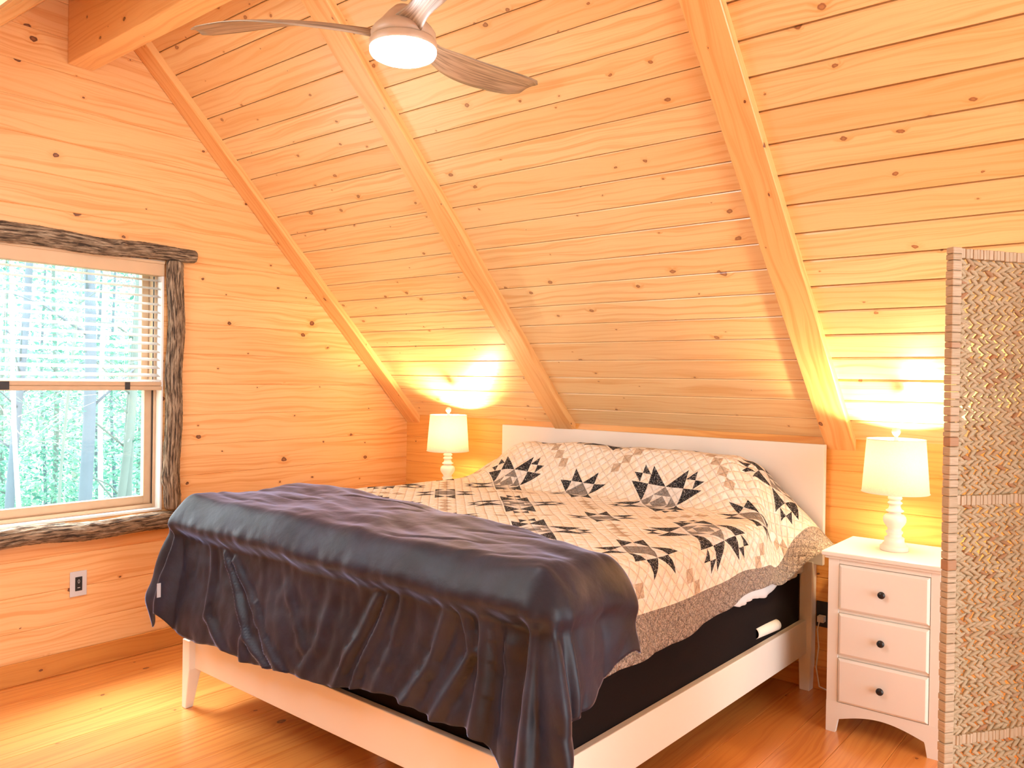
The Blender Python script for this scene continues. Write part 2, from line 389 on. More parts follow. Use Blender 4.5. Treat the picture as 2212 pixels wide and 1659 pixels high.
# ------------------------------------------------------------------ window
win=bpy.data.objects.new('window_1',None); COL.objects.link(win); struct(win); win.location=(0,(WY0+WY1)/2,WZ0)
wl=V(0,(WY0+WY1)/2,WZ0)
def wbox(name,mat,boxes,parent=win,bev=.002,off=wl):
    mb=MB()
    for bx in boxes: mb.box(bx[0]-off.x,bx[1]-off.x,bx[2]-off.y,bx[3]-off.y,bx[4]-off.z,bx[5]-off.z,rnd3())
    return mb.build(name,mat,parent,bevel=bev)
D=-.14
wbox('jamb',M['jamb'],[(D,.004,WY1-.012,WY1,WZ0,WZ1),(D,.004,WY0,WY0+.012,WZ0,WZ1),(D,.004,WY0+.012,WY1-.012,WZ0,WZ0+.012),(D,.004,WY0+.012,WY1-.012,WZ1-.012,WZ1)])
a0,a1,b0,b1=WY0+.012,WY1-.012,WZ0+.012,WZ1-.012
wbox('jamb_liner',M['tanwin'],[(D,-.045,a1-.014,a1,b0,b1),(D,-.045,a0,a0+.014,b0,b1),(D,-.045,a0+.014,a1-.014,b0,b0+.02),(D,-.045,a0+.014,a1-.014,b1-.02,b1)])
wbox('gasket',M['darkgap'],[(-.060,-.050,a1-.016,a1-.014,b0+.02,b1-.02),(-.060,-.050,a0+.014,a0+.016,b0+.02,b1-.02)],bev=0)
def sash(name,x0,x1,z0,z1):
    y0,y1=a0+.018,a1-.018; w=.038
    s=wbox(name,M['tanwin'],[(x0,x1,y1-w,y1,z0,z1),(x0,x1,y0,y0+w,z0,z1),(x0,x1,y0+w,y1-w,z0,z0+.045),(x0,x1,y0+w,y1-w,z1-.035,z1)],bev=.003)
    wbox('pane',M['glass'],[((x0+x1)/2-.003,(x0+x1)/2+.003,y0+w-.006,y1-w+.006,z0+.04,z1-.03)],s,0)
    return s
sash('lower_sash',-.095,-.06,b0+.02,1.405)
sash('upper_sash',-.135,-.10,1.37,b1-.02)

bl=thing('window_blind','white horizontal slat blind with tan valance, lowered over the upper half of the window','blind',(-.02,(WY0+WY1)/2,1.366))
bo=V(-.02,(WY0+WY1)/2,1.366)
wbox('valance',M['tanlite'],[(-.05,.012,WY0+.003,WY1-.003,1.968,2.046),(.012,.018,WY0+.003,WY1-.003,2.03,2.046)],bl,.003,bo)
mb=MB(); z=1.945
while z>1.43:
    y0,y1=WY0+.016-bo.y,WY1-.016-bo.y
    n=10; rings=[]
    P=[]
    for i in range(7):
        t=i/6; xx=-.046+.05*t-bo.x-.004; zz=z+.003*math.sin(PI*t)-.014*(t-.5)-bo.z
        P.append((xx,zz))
    up=[(x,q+.0015) for x,q in P]; dn=[(x,q-.0015) for x,q in P[::-1]]
    pr=up+dn
    mb.loft([[V(x,y,q) for x,q in pr] for y in (y0,y1)],True,True,0,True)
    z-=.0415
mb.build('slats',M['slat'],bl)
wbox('lower_slats',M['slat'],[(-.048,.002,WY0+.016,WY1-.016,1.413,1.424)],bl,.002,bo)
wbox('bottom_rail',M['tanwin'],[(-.05,.006,WY0+.01,WY1-.006,1.368,1.390),(-.05,.004,WY0+.01,WY1-.006,1.391,1.412)],bl,.003,bo)
wbox('clip',M['darkgap'],[(.006,.009,-1.97,-1.945,1.372,1.41)],bl,0,bo)
wbox('clip',M['darkgap'],[(.006,.009,-2.54,-2.5,1.372,1.41)],bl,0,bo)
for yy in (-1.95,-2.50):
    for xx in (0,-.045):
        mb=MB(); mb.tube([(xx-bo.x,yy-bo.y,1.41-bo.z),(xx-bo.x,yy-bo.y,1.97-bo.z)],.0009,6); mb.build('ladder_cord',M['cord'],bl)

# rustic logs round the window
def log(p0,p1,r0,r1,label,seed,kn=()):
    p0,p1=Vector(p0),Vector(p1); t=(p1-p0); Ln=t.length; t.normalize()
    a=V(1,0,0); b=t.cross(a).normalized()
    rg=np.random.RandomState(seed); n=48; seg=int(Ln/.008)
    ph=rg.rand(8)*6.28; rings=[]; us=[]
    for i in range(seg+1):
        u=i/seg; L_=u*Ln
        r=r0+(r1-r0)*u
        w=.006*math.sin(L_*5+ph[0])+.004*math.sin(L_*13+ph[1])
        end=1-.25*math.exp(-L_/.008)-.35*math.exp(-(Ln-L_)/.008)
        ring=[]
        for j in range(n):
            th=2*PI*j/n
            rr=r*(1+.05*math.sin(3*th+L_*9+ph[2])+.035*math.sin(11*th+2.5*math.sin(L_*12+ph[3]))+.03*math.sin(17*th+3*math.sin(L_*21+ph[4])))+.002*rg.rand()
            for (kl,kt,ka) in kn:
                dd=((L_-kl)/.028)**2+((math.remainder(th-kt,2*PI))/.5)**2
                rr+=ka*math.exp(-dd)*(1-.9*math.exp(-dd*6))
            rr*=end
            ring.append(p0+t*L_+b*(w+rr*math.sin(th))+a*(rr*math.cos(th)*.75))
        rings.append(ring); us.append(L_)
    mb=MB(); mb.loft(rings,True,True,0,True,uvs=(us,.27))
    c=(p0+p1)/2
    mb.v=[(x-c.x,y-c.y,z-c.z) for x,y,z in mb.v]
    o=mb.build('bark_log_trim',M['bark'],loc=c); tag(o,label,'window trim','bark logs framing the window'); return o
log((.03,-1.606,2.091),(.03,-2.95,2.082),.034,.052,'grey bark-covered log lying across the top of the window',1,[(.42,.5,.02),(.5,.2,.012)])
log((.03,-1.722,2.052),(.03,-1.722,.736),.043,.043,'upright bark-covered log along the right edge of the window',2,[(.38,2.9,.012),(.6,3.1,.01),(1.15,1.6,.014),(.95,3.3,.012)])
log((.03,-1.648,.69),(.03,-2.95,.683),.044,.044,'knotty bark-covered log under the window sill',3,[(.14,.6,.016),(.5,.4,.024),(.56,-.2,.014)])

# wall plate below the window
def plate(name,loc,label,cat,rz=0,dark=False,w=.079,h=.122):
    t=thing(name,label,cat,loc,rz)
    mb=MB(); mb.box(0,.007,-w/2,w/2,-h/2,h/2); mb.build('cover_plate',M['black'] if dark else M['plate'],t,bevel=.003)
    mb=MB(); mb.box(.007,.0095,-.0165,.0165,-.034,.034); mb.build('switch_insert' if not dark else 'socket_face',M['black'],t,bevel=.001)
    mb=MB()
    mb.tube([(.0097,.004*math.cos(q),.012+.009*math.sin(q)) for q in np.linspace(0,2*PI,14)],.0009,6); mb.box(.0095,.0102,-.006,.006,-.02,-.017)
    if not dark: mb.build('dial_mark',M['plate'],t)
    return t
plate('wall_switch',(.0,-2.185,.423),'pale grey wall plate with a black insert, low on the gable wall under the window','switch')
plate('wall_outlet',(2.875,.0,.36),'black wall outlet in the gap between the bed and the right nightstand','outlet',-PI/2,True)
pc=MB(); pc.tube([(2.868,-.02,.345),(2.868,-.055,.34),(2.862,-.065,.30),(2.868,-.06,.22),(2.856,-.055,.12),(2.87,-.05,.03),(2.95,-.04,.008),(3.1,-.035,.006)],.0035,8)
pc.box(2.853,2.883,-.045,-.0105,.33,.358)
tag(pc.build('power_cord',M['cord'],bevel=.001),'pale power cord plugged in behind the right nightstand','cord')

# ------------------------------------------------------------------ outside
def trunk_mat(name,c):
    return plain(name,c,.9,noise=.35,nscale=3)
TM=[trunk_mat('hazed_blue_bark',(.11,.15,.19)),trunk_mat('pale_birch_bark',(.45,.45,.42)),trunk_mat('dim_green_bark',(.13,.18,.17))]  # blue-grey trunks: outdoor haze is put into the bark colour
CAM=V(4.13156,-3.92246,1.45325)
def tree(px,dist,w,lean,mat,label,group=None,top=9,branches=0):
    # px = horizontal photo direction, dist = metres beyond the camera
    ang=math.atan((px-1106)/1749.27)-.683
    d=V(math.sin(ang),math.cos(ang),0); p=CAM+d*dist; p.z=-3.0
    t=thing('forest_tree',label,'tree',p,0,group)
    r=w/2; pts=[]; rr=[]
    rg=random.Random(int(px*7+dist))
    side=V(math.cos(ang),-math.sin(ang),0)
    for i in range(13):
        z=top*i/12; pts.append(side*(lean*(z-3)+.05*math.sin(z*.9+px))+V(0,0,z)); rr.append(r*(1.12-.05*i))
    mb=MB(); mb.tube(pts,rr,10,0); mb.build('trunk',mat,t)
    if branches:
        for b in range(branches):
            mb=MB()
            z=rg.uniform(2.2,top-1); a=rg.uniform(0,2*PI); q=side*(lean*(z-3))+V(0,0,z); L_=rg.uniform(.6,1.6)
            dr=V(math.cos(a),math.sin(a),rg.uniform(.2,.9)).normalized()
            mb.tube([q,q+dr*L_*.5+V(0,0,.05),q+dr*L_+V(0,0,-.08)],[r*.22,r*.14,r*.05],6); mb.build('branch',mat,t)
tree(186,11.5,.17,0,TM[0],'thick blue-grey tree trunk standing upright in the middle of the window view',branches=7)
tree(34,12,.12,.03,TM[0],'dim blue-grey tree trunk near the left edge of the window view',branches=8)
tree(52,11,.06,-.06,TM[1],'pale slim birch trunk leaning in front of the dim trunk at the left',branches=5)
tree(228,12.4,.075,-.02,TM[1],'pale thin trunk just right of the thick trunk',branches=5)
tree(262,11.8,.11,.08,TM[2],'greyish trunk leaning to the right near the window frame',branches=5)
tree(285,12.2,.15,.015,TM[2],'broad dim trunk closest to the right window frame',branches=6)
tree(215,24,.2,0,TM[0],'distant grey trunk half hidden behind the pale thin one',branches=6)
tree(140,9,.035,.05,TM[2],'slender dark sapling left of the thick trunk',branches=10,top=7)
G='thin trunks deep in the woods outside'
for i,px in enumerate((-60,8,75,95,118,165,246,305,330)):
    tree(px,19+((i*5)%9),.09+.03*(i%3),.01*((i%3)-1),TM[(i*2)%3],'thin distant trunk deep in the bright woods outside the window',G,branches=6)
# leaves
def leafmat(name,c):
    m,nt,b,o=newmat(name); L=nt.links
    at=nd(nt,'ShaderNodeVertexColor'); at.layer_name='bd'; sp=nd(nt,'ShaderNodeSeparateColor'); L.new(at.outputs[0],sp.inputs[0])
    col=mix(nt,sp.outputs[0],c,(.20,.38,.27))
    d=nd(nt,'ShaderNodeBsdfDiffuse'); t=nd(nt,'ShaderNodeBsdfTranslucent'); L.new(col,d.inputs[0]); L.new(col,t.inputs[0])
    mx=nd(nt,'ShaderNodeMixShader',i_Fac=.5); L.new(d.outputs[0],mx.inputs[1]); L.new(t.outputs[0],mx.inputs[2]); L.new(mx.outputs[0],o.inputs[0]); return m
M['leaf']=leafmat('pale_green_leaves',(.045,.15,.125))
mb=MB(); rg=random.Random(5)
def leaf(p,s):
    a=V(rg.gauss(0,1),rg.gauss(0,1),rg.gauss(0,.5)).normalized(); b=a.cross(V(rg.gauss(0,1),rg.gauss(0,1),rg.gauss(0,1))).normalized()
    n=mb.add([p-a*s,p+b*s*.45,p+a*s,p-b*s*.45]); mb.face([n,n+1,n+2,n+3],None,(rg.random(),rg.random(),0))
cl=[]
for i in range(1800):
    ang=rg.uniform(-1.42,-1.05); dist=rg.uniform(12.5,32); z=rg.uniform(-3.0,1.9) if rg.random()<.66 else rg.uniform(1.5,6.5)
    d=V(math.sin(ang),math.cos(ang),0); c=CAM+d*dist; c.z=z
    R_=rg.uniform(.25,.75); 
    for j in range(int(34+26*rg.random())):
        leaf(c+V(rg.gauss(0,R_),rg.gauss(0,R_),rg.gauss(0,R_*.28)),rg.uniform(.022,.05)*(1+dist*.02))
o=mb.build('foliage',M['leaf']); o['kind']='stuff'; tag(o,'bright mint-green leaves filling the woods outside the window','foliage')
M['ground']=plain('forest_ground',(.22,.32,.2),.95,noise=.5,nscale=2)
mb=MB(); N_=24
mb.box(-45,-1.2,-20,45,-3.2,-3.0); o=mb.build('forest_ground',M['ground']); struct(o); o['label']='sunlit forest ground outside the window'

# ------------------------------------------------------------------ bed
BO=V(2.80,-.04,0); BR=math.radians(-1.2); BM=Matrix.Translation(BO)@Matrix.Rotation(BR,4,'Z')
bed=thing('bed','white king bed frame with plain panel headboard and tapered legs','bed',BO,BR)
W0,W1,YF=-1.957,.012,-2.055
mb=MB(); mb.box(-1.925,.078,-.012,.016,.60,1.168); mb.build('headboard',M['white'],bed,bevel=.003)
for x0,x1 in ((W0+.01,W0+.07),(-.026,.034)):
    mb=MB(); P=[]
    for (z,t) in ((0,.006),(.18,0),(.612,0)): P.append([V(x0+t,-.022,z),V(x1-t,-.022,z),V(x1-t,.034,z),V(x0+t,.034,z)])
    mb.loft(P,True,True,0,False); mb.build('leg',M['white'],bed,bevel=.003)
for xa in (W0,W1-.028):
    mb=MB(); mb.box(xa,xa+.028,YF,-.022,.175,.335); mb.build('side_rail',M['white'],bed,bevel=.003)
mb=MB(); mb.box(W0+.03,W1-.03,YF,YF+.028,.175,.335); mb.build('foot_rail',M['white'],bed,bevel=.003)
for sgn,xo in ((1,W0),(-1,W1)):
    mb=MB(); P=[]
    for (z,w,dp) in ((0,.032,.035),(.175,.058,.06),(.30,.058,.06)):
        xs=sorted((xo,xo+sgn*w)); P.append([V(xs[0],YF-.028,z),V(xs[1],YF-.028,z),V(xs[1],YF-.028+dp,z),V(xs[0],YF-.028+dp,z)])
    mb.loft(P,True,True,0,False); mb.build('leg',M['white'],bed,bevel=.003)
mb=MB(); mb.box(-1.035,-.99,-1.795,-1.75,0,.175); mb.build('centre_leg',M['white'],bed,bevel=.002)
mb=MB(); mb.box(-1.0,-.955,YF+.03,-.05,.175,.205); 
mb.build('centre_beam',M['white'],bed)
for y in np.linspace(-1.95,-.15,12): mb=MB(); mb.box(W0+.028,W1-.028,y-.035,y+.035,.205,.222); mb.build('slat',M['white'],bed)
def bedobj(mb,name,mat,label,cat,**k):
    o=mb.build(name,mat,**k); o.location=BO; o.rotation_euler=(0,0,BR); return tag(o,label,cat)
mb=MB(); mb.box(-1.925,-.018,-2.018,-.03,.222,.585); bedobj(mb,'box_spring',M['boxsp'],'black fabric box spring showing between the bed rail and the quilt','box spring',bevel=.02,seg=3)
mb=MB(); mb.box(-1.93,-.05,-2.0,-.03,.585,.825); bedobj(mb,'mattress',M['sheet'],'thick white mattress under the quilt','mattress',bevel=.07,seg=4)

def sst(a,b,x):
    t=min(1,max(0,(x-a)/(b-a))); return t*t*(3-2*t)
def hb(x,y):   # top surface of made bed: pillows under the quilt, local coords
    py=sst(-.50,-.27,y)*(1-.22*sst(-.2,-.0,y))
    px=sst(-1.93,-1.50,x)*sst(.02,-.30,x)*(1-.10*math.exp(-((x+.93)/.13)**2))
    w=.24+.012*math.sin(x*6+1)
    z=.868+w*py*px
    z+=.006*math.sin(x*5+1.3)*math.sin(y*6)+.003*math.sin(x*17+y*11)+.0035*math.sin(x*9-y*15+2)
    return z
from mathutils import noise as mn
def nz(x,y,z=0): return mn.noise(V(x,y,z))
# drape: unrolled coordinate -> position
def prof(r,th,R):
    """walk distance r over a bend of radius R down to slope angle th: returns (out, fall)"""
    a=R*th
    if r<a: q=r/R; return R*math.sin(q), R*(1-math.cos(q))
    return R*math.sin(th)+(r-a)*math.cos(th), R*(1-math.cos(th))+(r-a)*math.sin(th)
def rtheta(y): # slope angle of the side drop, flatter near the pillows
    k=sst(-.62,-.12,y); return math.radians(84-40*k), -.03-.21*k*1.0
# arc length map for v (from foot to head)
YS=[-2.0]; 
def build_vmap(xc=-.9):
    ys=[-2.02]; vs=[-2.02]; 
    while ys[-1]<-.045:
        y=ys[-1]; dy=.004; dz=hb(xc,y+dy)-hb(xc,y); vs.append(vs[-1]+math.hypot(dy,dz)); ys.append(y+dy)
    return ys,vs
VY,VV=build_vmap()
def v2y(v):
    if v<VV[0]: return v
    return float(np.interp(v,VV,VY))
def quilt_pos(u,v,off=0):
    if u>US: u=US+(u-US)*(1-.22*sst(-1.7,-1.0,v)*(1-sst(-.35,-.0,v))-.24*math.exp(-((v+.5)/.38)**2))
    y=v2y(v); b=max(0,-2.0-y) if v<VV[0]+.02 else 0; b=max(0,-2.0-v) if v<-2.0 else 0
    yy=max(y,-2.0)
    th,u0=rtheta(yy)
    ul=-1.93+(-.03-u0)+.03
    a=0; sx=0
    if u>u0: a=u-u0; sx=1
    elif u<ul: a=ul-u; sx=-1
    x=min(max(u,ul),u0); r=math.hypot(a,b)
    base=hb(min(max(x,-1.9),-.03),yy)
    if r<=1e-9: return V(x,yy,base+off)
    R=.07
    th2=th if b<1e-6 else th*(a/r)+math.radians(85)*(b/r)
    out,fall=prof(r,th2,R)
    fl=sst(.1,.4,r)*.012*math.sin((yy+x)*19+1.5)+.004*nz(u*7,v*7)
    out+=off+max(fl,-.006)
    return V(x+sx*out*a/r, yy-out*b/r, base-fall+off*max(0,1-r*6))
ST=.475/20; US=.178     # mesh step; right seam
DIA={'bl':(0,3),'br':(0,1),'tr':(1,2),'tl':(2,3)}
BIG={}; SMALL={}
def cell(D_,i,j,m,half=None,m2=None):
    for t in range(4): D_[(i,j,t)]=m
    if half:
        for t in DIA[half]: D_[(i,j,t)]=m2
def make_big():
    D_=BIG
    for i in range(8):
        for j in range(8): cell(D_,i,j,5 if (1<i<6 and 1<j<6) else 0)
    cell(D_,3,3,3,'bl',5); cell(D_,4,3,3,'br',5); cell(D_,3,4,3,'tl',5); cell(D_,4,4,3,'tr',5)
    for (i,j,h) in ((3,2,'tr'),(4,2,'tl'),(3,5,'br'),(4,5,'bl'),(2,3,'tr'),(2,4,'br'),(5,3,'tl'),(5,4,'bl')): cell(D_,i,j,5,h,3)
    def big(i,j,h):
        for a in (0,1):
            for b in (0,1):
                onA={'bl':a+b<1,'tr':a+b>1,'br':(1-a)+b<1,'tl':(1-a)+b>1}[h]
                diag=(a+b==1) if h in ('bl','tr') else ((1-a)+b==1)
                if onA: cell(D_,i+a,j+b,2)
                elif diag: cell(D_,i+a,j+b,0,h,2)
    big(2,0,'tl'); big(4,0,'tr'); big(2,6,'bl'); big(4,6,'br'); big(0,2,'br'); big(0,4,'tr'); big(6,2,'bl'); big(6,4,'tl')
    for (i,j,h) in ((1,0,'tl'),(0,1,'br'),(6,0,'tr'),(7,1,'bl'),(1,7,'bl'),(0,6,'tr'),(6,7,'br'),(7,6,'tl')): cell(D_,i,j,0,h,2)
def make_small():
    D_=SMALL
    cell(D_,1,1,3,'bl',5); cell(D_,2,1,3,'br',5); cell(D_,1,2,3,'tl',5); cell(D_,2,2,3,'tr',5)
    for (i,j,h) in ((1,0,'tl'),(2,0,'tr'),(1,3,'bl'),(2,3,'br'),(0,1,'br'),(0,2,'tr'),(3,1,'bl'),(3,2,'tl')): cell(D_,i,j,0,h,2)
make_big(); make_small()
U0=US-.475*5; V0=-.95-.2375-.475*3
def quilt_patch(u,v):
    if u>US or u<U0: return 4
    bi=math.floor((u-U0)/.475); bj=math.floor((v-V0)/.475)
    x=(u-U0)-bi*.475; y=(v-V0)-bj*.475
    def look(D_,x0,un,n):
        a=(x-x0)/un; b=(y-x0)/un; i=math.floor(a); j=math.floor(b)
        if not(0<=i<n and 0<=j<n): return None
        du,dv=a-i-.5,b-j-.5
        q=(0 if dv<0 else 2) if abs(dv)>abs(du) else (1 if du>0 else 3)
        return D_.get((i,j,q),0)
    if (bi+bj)%2==1:
        r=look(BIG,.475/10,.475/10,8)
        return 0 if r is None else r
    r=look(SMALL,4*.475/20,3*.475/20,4)
    if r: return r
    i=int(x/(.475/10)); j=int(y/(.475/10)); i_=min(i,9-i); j_=min(j,9-j)
    return 1 if (i_==j_ and i_<2) else 0
def make_quilt():
    mb=MB(); ue=.335
    n0=-int(round(.14/ST)); ui=[U0+ST*k for k in range(n0,int((ue-U0)/ST)+1)]
    vi=[V0+ST*k for k in range(0,200) if -2.40<V0+ST*k<VV[-1]]
    idx={}
    def vert(u,v):
        k=(round(u*1e5),round(v*1e5))
        if k not in idx: idx[k]=mb.add([quilt_pos(u,v,.004)])
        return idx[k]
    for a in range(len(ui)-1):
        for b in range(len(vi)-1):
            u,v=ui[a],vi[b]; u1,v1=ui[a+1],vi[b+1]; uc,vc=(u+u1)/2,(v+v1)/2
            if vc<-2.05 and uc<.06: continue
            c4=vert(uc,vc); cs=[vert(u,v),vert(u1,v),vert(u1,v1),vert(u,v1)]; uvs=[(u,v),(u1,v),(u1,v1),(u,v1)]
            for t in range(4):
                m=quilt_patch((uvs[t][0]+uvs[(t+1)%4][0]+uc)/3,(uvs[t][1]+uvs[(t+1)%4][1]+vc)/3)
                mb.face([cs[t],cs[(t+1)%4],c4],[uvs[t],uvs[(t+1)%4],(uc,vc)],(.5,.5,.5),m,True)
    o=bedobj(mb,'quilt',QM,'cream patchwork quilt with black and grey star blocks and a taupe floral border','quilt')
    s=o.modifiers.new('thick','SOLIDIFY'); s.thickness=.006; s.offset=-1
    return o
make_quilt()

# white sheet hanging below the quilt on the right side
mb=MB(); nU,nV=16,110; rows=[]
for b in range(nV+1):
    v=-1.95+1.90*b/nV; row=[]
    hem=.262+.012*math.sin(v*9+.5)+.010*math.sin(v*23)+.022*sst(-1.2,-.3,v)
    for a in range(nU+1):
        rr=hem*a/nU; out,fall=prof(rr,math.radians(88),.05)
        w=sst(.1,.25,rr)*.010*math.sin(v*38+2*math.sin(v*9))
        row.append(V(-.058+out+abs(w),v,.80+.012*sst(-.7,-.2,v)-fall))
    rows.append(row)
mb.loft(rows,False,False,0,True); o=bedobj(mb,'bed_sheet',M['sheet'],'rumpled white sheet edge hanging below the quilt on the right of the mattress','sheet')
o.modifiers.new('thick','SOLIDIFY').thickness=.003

# dark throw
RIDGE=[]  # (x0,z0,x1,z1,amp,width) on the foot face, world x/z
def pxw(px,py):  # photo point on the foot face -> (x local,z)
    y=-2.10
    ang=None
    R=((0.77553734,0.6311264,0.01487598),(0.01519144,0.00490005,-0.9998726),(-0.63111889,0.77566452,-0.00578755))
    a=(px-1106)/1749.27; b=(py-829.5)/1749.27
    d=V(*[R[0][i]*a+R[1][i]*b+R[2][i] for i in range(3)]); t=(y-CAM.y)/d.y; P=CAM+d*t
    return P.x-BO.x,P.z
for pts,amp,w in [([(468,1185),(475,1330),(548,1450)],.020,.016),([(500,1200),(566,1375),(640,1470)],.026,.014),([(520,1215),(600,1370),(690,1500)],.018,.014),
    ([(575,1310),(612,1400),(700,1520)],.014,.016),([(640,1270),(665,1340),(690,1400)],.012,.018),([(845,1290),(790,1420),(760,1530)],.024,.018),([(872,1290),(820,1440),(800,1540)],.022,.014),
    ([(905,1300),(880,1420),(840,1560)],.014,.02),([(1008,1300),(970,1440),(875,1590)],.03,.018),([(1035,1310),(1058,1410),(985,1560)],.028,.016),([(1085,1320),(1092,1480),(1082,1640)],.04,.022),
    ([(740,1290),(720,1400),(690,1450)],.010,.02),([(1150,1400),(1160,1640)],.03,.03),([(560,1380),(566,1450)],.02,.02)]:
    q=[pxw(*p) for p in pts]
    for i in range(len(q)-1): RIDGE.append((q[i],q[i+1],amp,w,i))
def ridge(x,z):
    s=0
    best=0
    for (p,q,amp,w,i) in RIDGE:
        dx,dz=q[0]-p[0],q[1]-p[1]; L2=dx*dx+dz*dz; t=((x-p[0])*dx+(z-p[1])*dz)/L2
        tc=min(1,max(0,t)); d=math.hypot(x-p[0]-dx*tc,z-p[1]-dz*tc)
        k=.62*amp*math.exp(-(d/(w*1.2))**2)-.62*amp*.35*math.exp(-((d-w*2.3)/(w*1.2))**2)
        if abs(k)>abs(best): best=k
    return best
EX0,EX1,EY=-1.93,-.01,-2.035
def throw_pos(x,y,s,t):
    """x,y unrolled bed-plane coordinates"""
    a=0; sx=0
    if x>EX1: a=x-EX1; sx=1
    elif x<EX0: a=EX0-x; sx=-1
    b=max(0,EY-y)
    cx=min(max(x,EX0),EX1); cy=max(y,EY)
    puff=.012+.048*(1-math.exp(-t*.9/.05))
    top=hb(cx,max(cy,-2.0))+puff
    # rumples on the top
    rump=.008*nz(x*2.2+y*1.5,y*7,3)+.007*nz(x*5,y*14+x*4,9)+.006*max(0,nz(x*9+y*3,y*9,4))-.010*(max(0,1-abs(nz(x*1.6+y*.8,y*6-x*1.2,11))*7))*max(0,nz(x*1.3,y*3,13)+.35)
    r=math.hypot(a,b)
    if r<1e-9: return V(cx,cy,top+rump)
    fb=(b/r)**2; fa=(a/r)**2
    R=.075
    thd=math.radians(87) if sx>=0 else math.radians(87)*fb+math.radians(74)*fa
    out,fall=prof(r,thd,R)
    # padded lip, then the face falls back under it
    lip=.034*math.exp(-((r-.15)/.05)**2)-.030*sst(.17,.23,r)*(1-sst(.3,.6,r)*.8)
    out+=lip*(fb*.95+fa*.5)
    ang=math.atan2(b,a)
    if a>0 and b>0:
        cw=math.sin(2*ang)
        out+=cw*sst(.08,.4,r)*(.075+.03*math.cos(ang*9+1))
    if sx>0: out+=fa*sst(.05,.3,r)*(.03+.022*abs(math.sin(y*12+.5))+.03*abs(nz(y*6,r*5,2)))
    if sx<0: out+=fa*sst(.1,.4,r)*(.03*math.sin(y*20)+.02*nz(y*6,r*6,7))
    zz=top-fall+rump*max(0,1-r/.2)
    if b>0:
        out+=fb*ridge(cx+sx*out*a/r,zz)*sst(.16,.26,r)
        out+=fb*(.008*nz(cx*9,zz*5,1)+.005*nz(cx*22,zz*16,6))*sst(.05,.2,r)
        out+=fb*.012*sst(.3,.6,r)
    out=max(out,min(.03,r*.5))
    return V(cx+sx*out*a/r, cy-out*b/r, zz)
def make_throw():
    nS,nT=300,150; rows=[]; mb=MB()
    for i in range(nS+1):
        s=i/nS; row=[]
        for j in range(nT+1):
            t=j/nT
            # back edge and hem
            xl=-2.27-.03*t; 
            xr=.30+.13*sst(0,.3,t)+.12*sst(.4,.9,t)
            x=xl+(xr-xl)*s
            yb=-1.34-.17*sst(-1.5,-.5,x)-.20*sst(-.6,.2,x)+.012*math.sin(x*7)
            yh=EY-.615-.008*math.sin(x*13)-.16*sst(-.22,.1,x)+.075*sst(-1.3,-.5,x)+.12*sst(-1.93,-2.2,x)
            y=yb+(yh-yb)*t
            row.append(throw_pos(x,y,s,t*abs(yh-yb)))
        rows.append(row)
    k=nT+1; b=mb.add([p for r in rows for p in r])
    for i in range(nS):
        for j in range(nT):
            q=[b+i*k+j,b+(i+1)*k+j,b+(i+1)*k+j+1,b+i*k+j+1]
            mb.face(q[::-1],[(i*.01,j*.01)]*4,(.5,.5,.5),0,True)
    o=bedobj(mb,'throw_blanket',[M['velvet'],M['lining']],'dark charcoal-navy velvet throw draped over the foot of the bed','blanket')
    s=o.modifiers.new('thick','SOLIDIFY'); s.thickness=.008; s.offset=-1; s.material_offset=1; s.material_offset_rim=0
    tg=MB(); tg.box(-.001,.001,-.008,.008,-.03,.03); c=tg.build('care_tag',M['plate'],o); c['label']='small pale care tag'
    p=throw_pos(-2.0,-2.35,0,.9); c.location=(-1.96,-2.19,.53)
    return o
TH=make_throw()

# curled paper on the rail
mb=MB(); pr=[]
for i in range(25):
    th=-2.2+i/24*5.0; r=.023+.003*i/24; pr.append((r*math.cos(th),r*math.sin(th)+.02))
A_=V(-.03,-.53,.358); B_=V(-.005,-.18,.352)
ax=(B_-A_).normalized(); sd=ax.cross(Z_).normalized()
mb.loft([[A_+ax*(.30*q)+sd*a*(1-.1*q)+Z_*b*(1-.1*q) for a,b in pr] for q in np.linspace(0,.7,8)],False,False,0,True)
o=bedobj(mb,'curled_paper',M['paper'],'curled white paper tag sticking up from the bed side rail beside the box spring','paper'); o.modifiers.new('t','SOLIDIFY').thickness=.0012

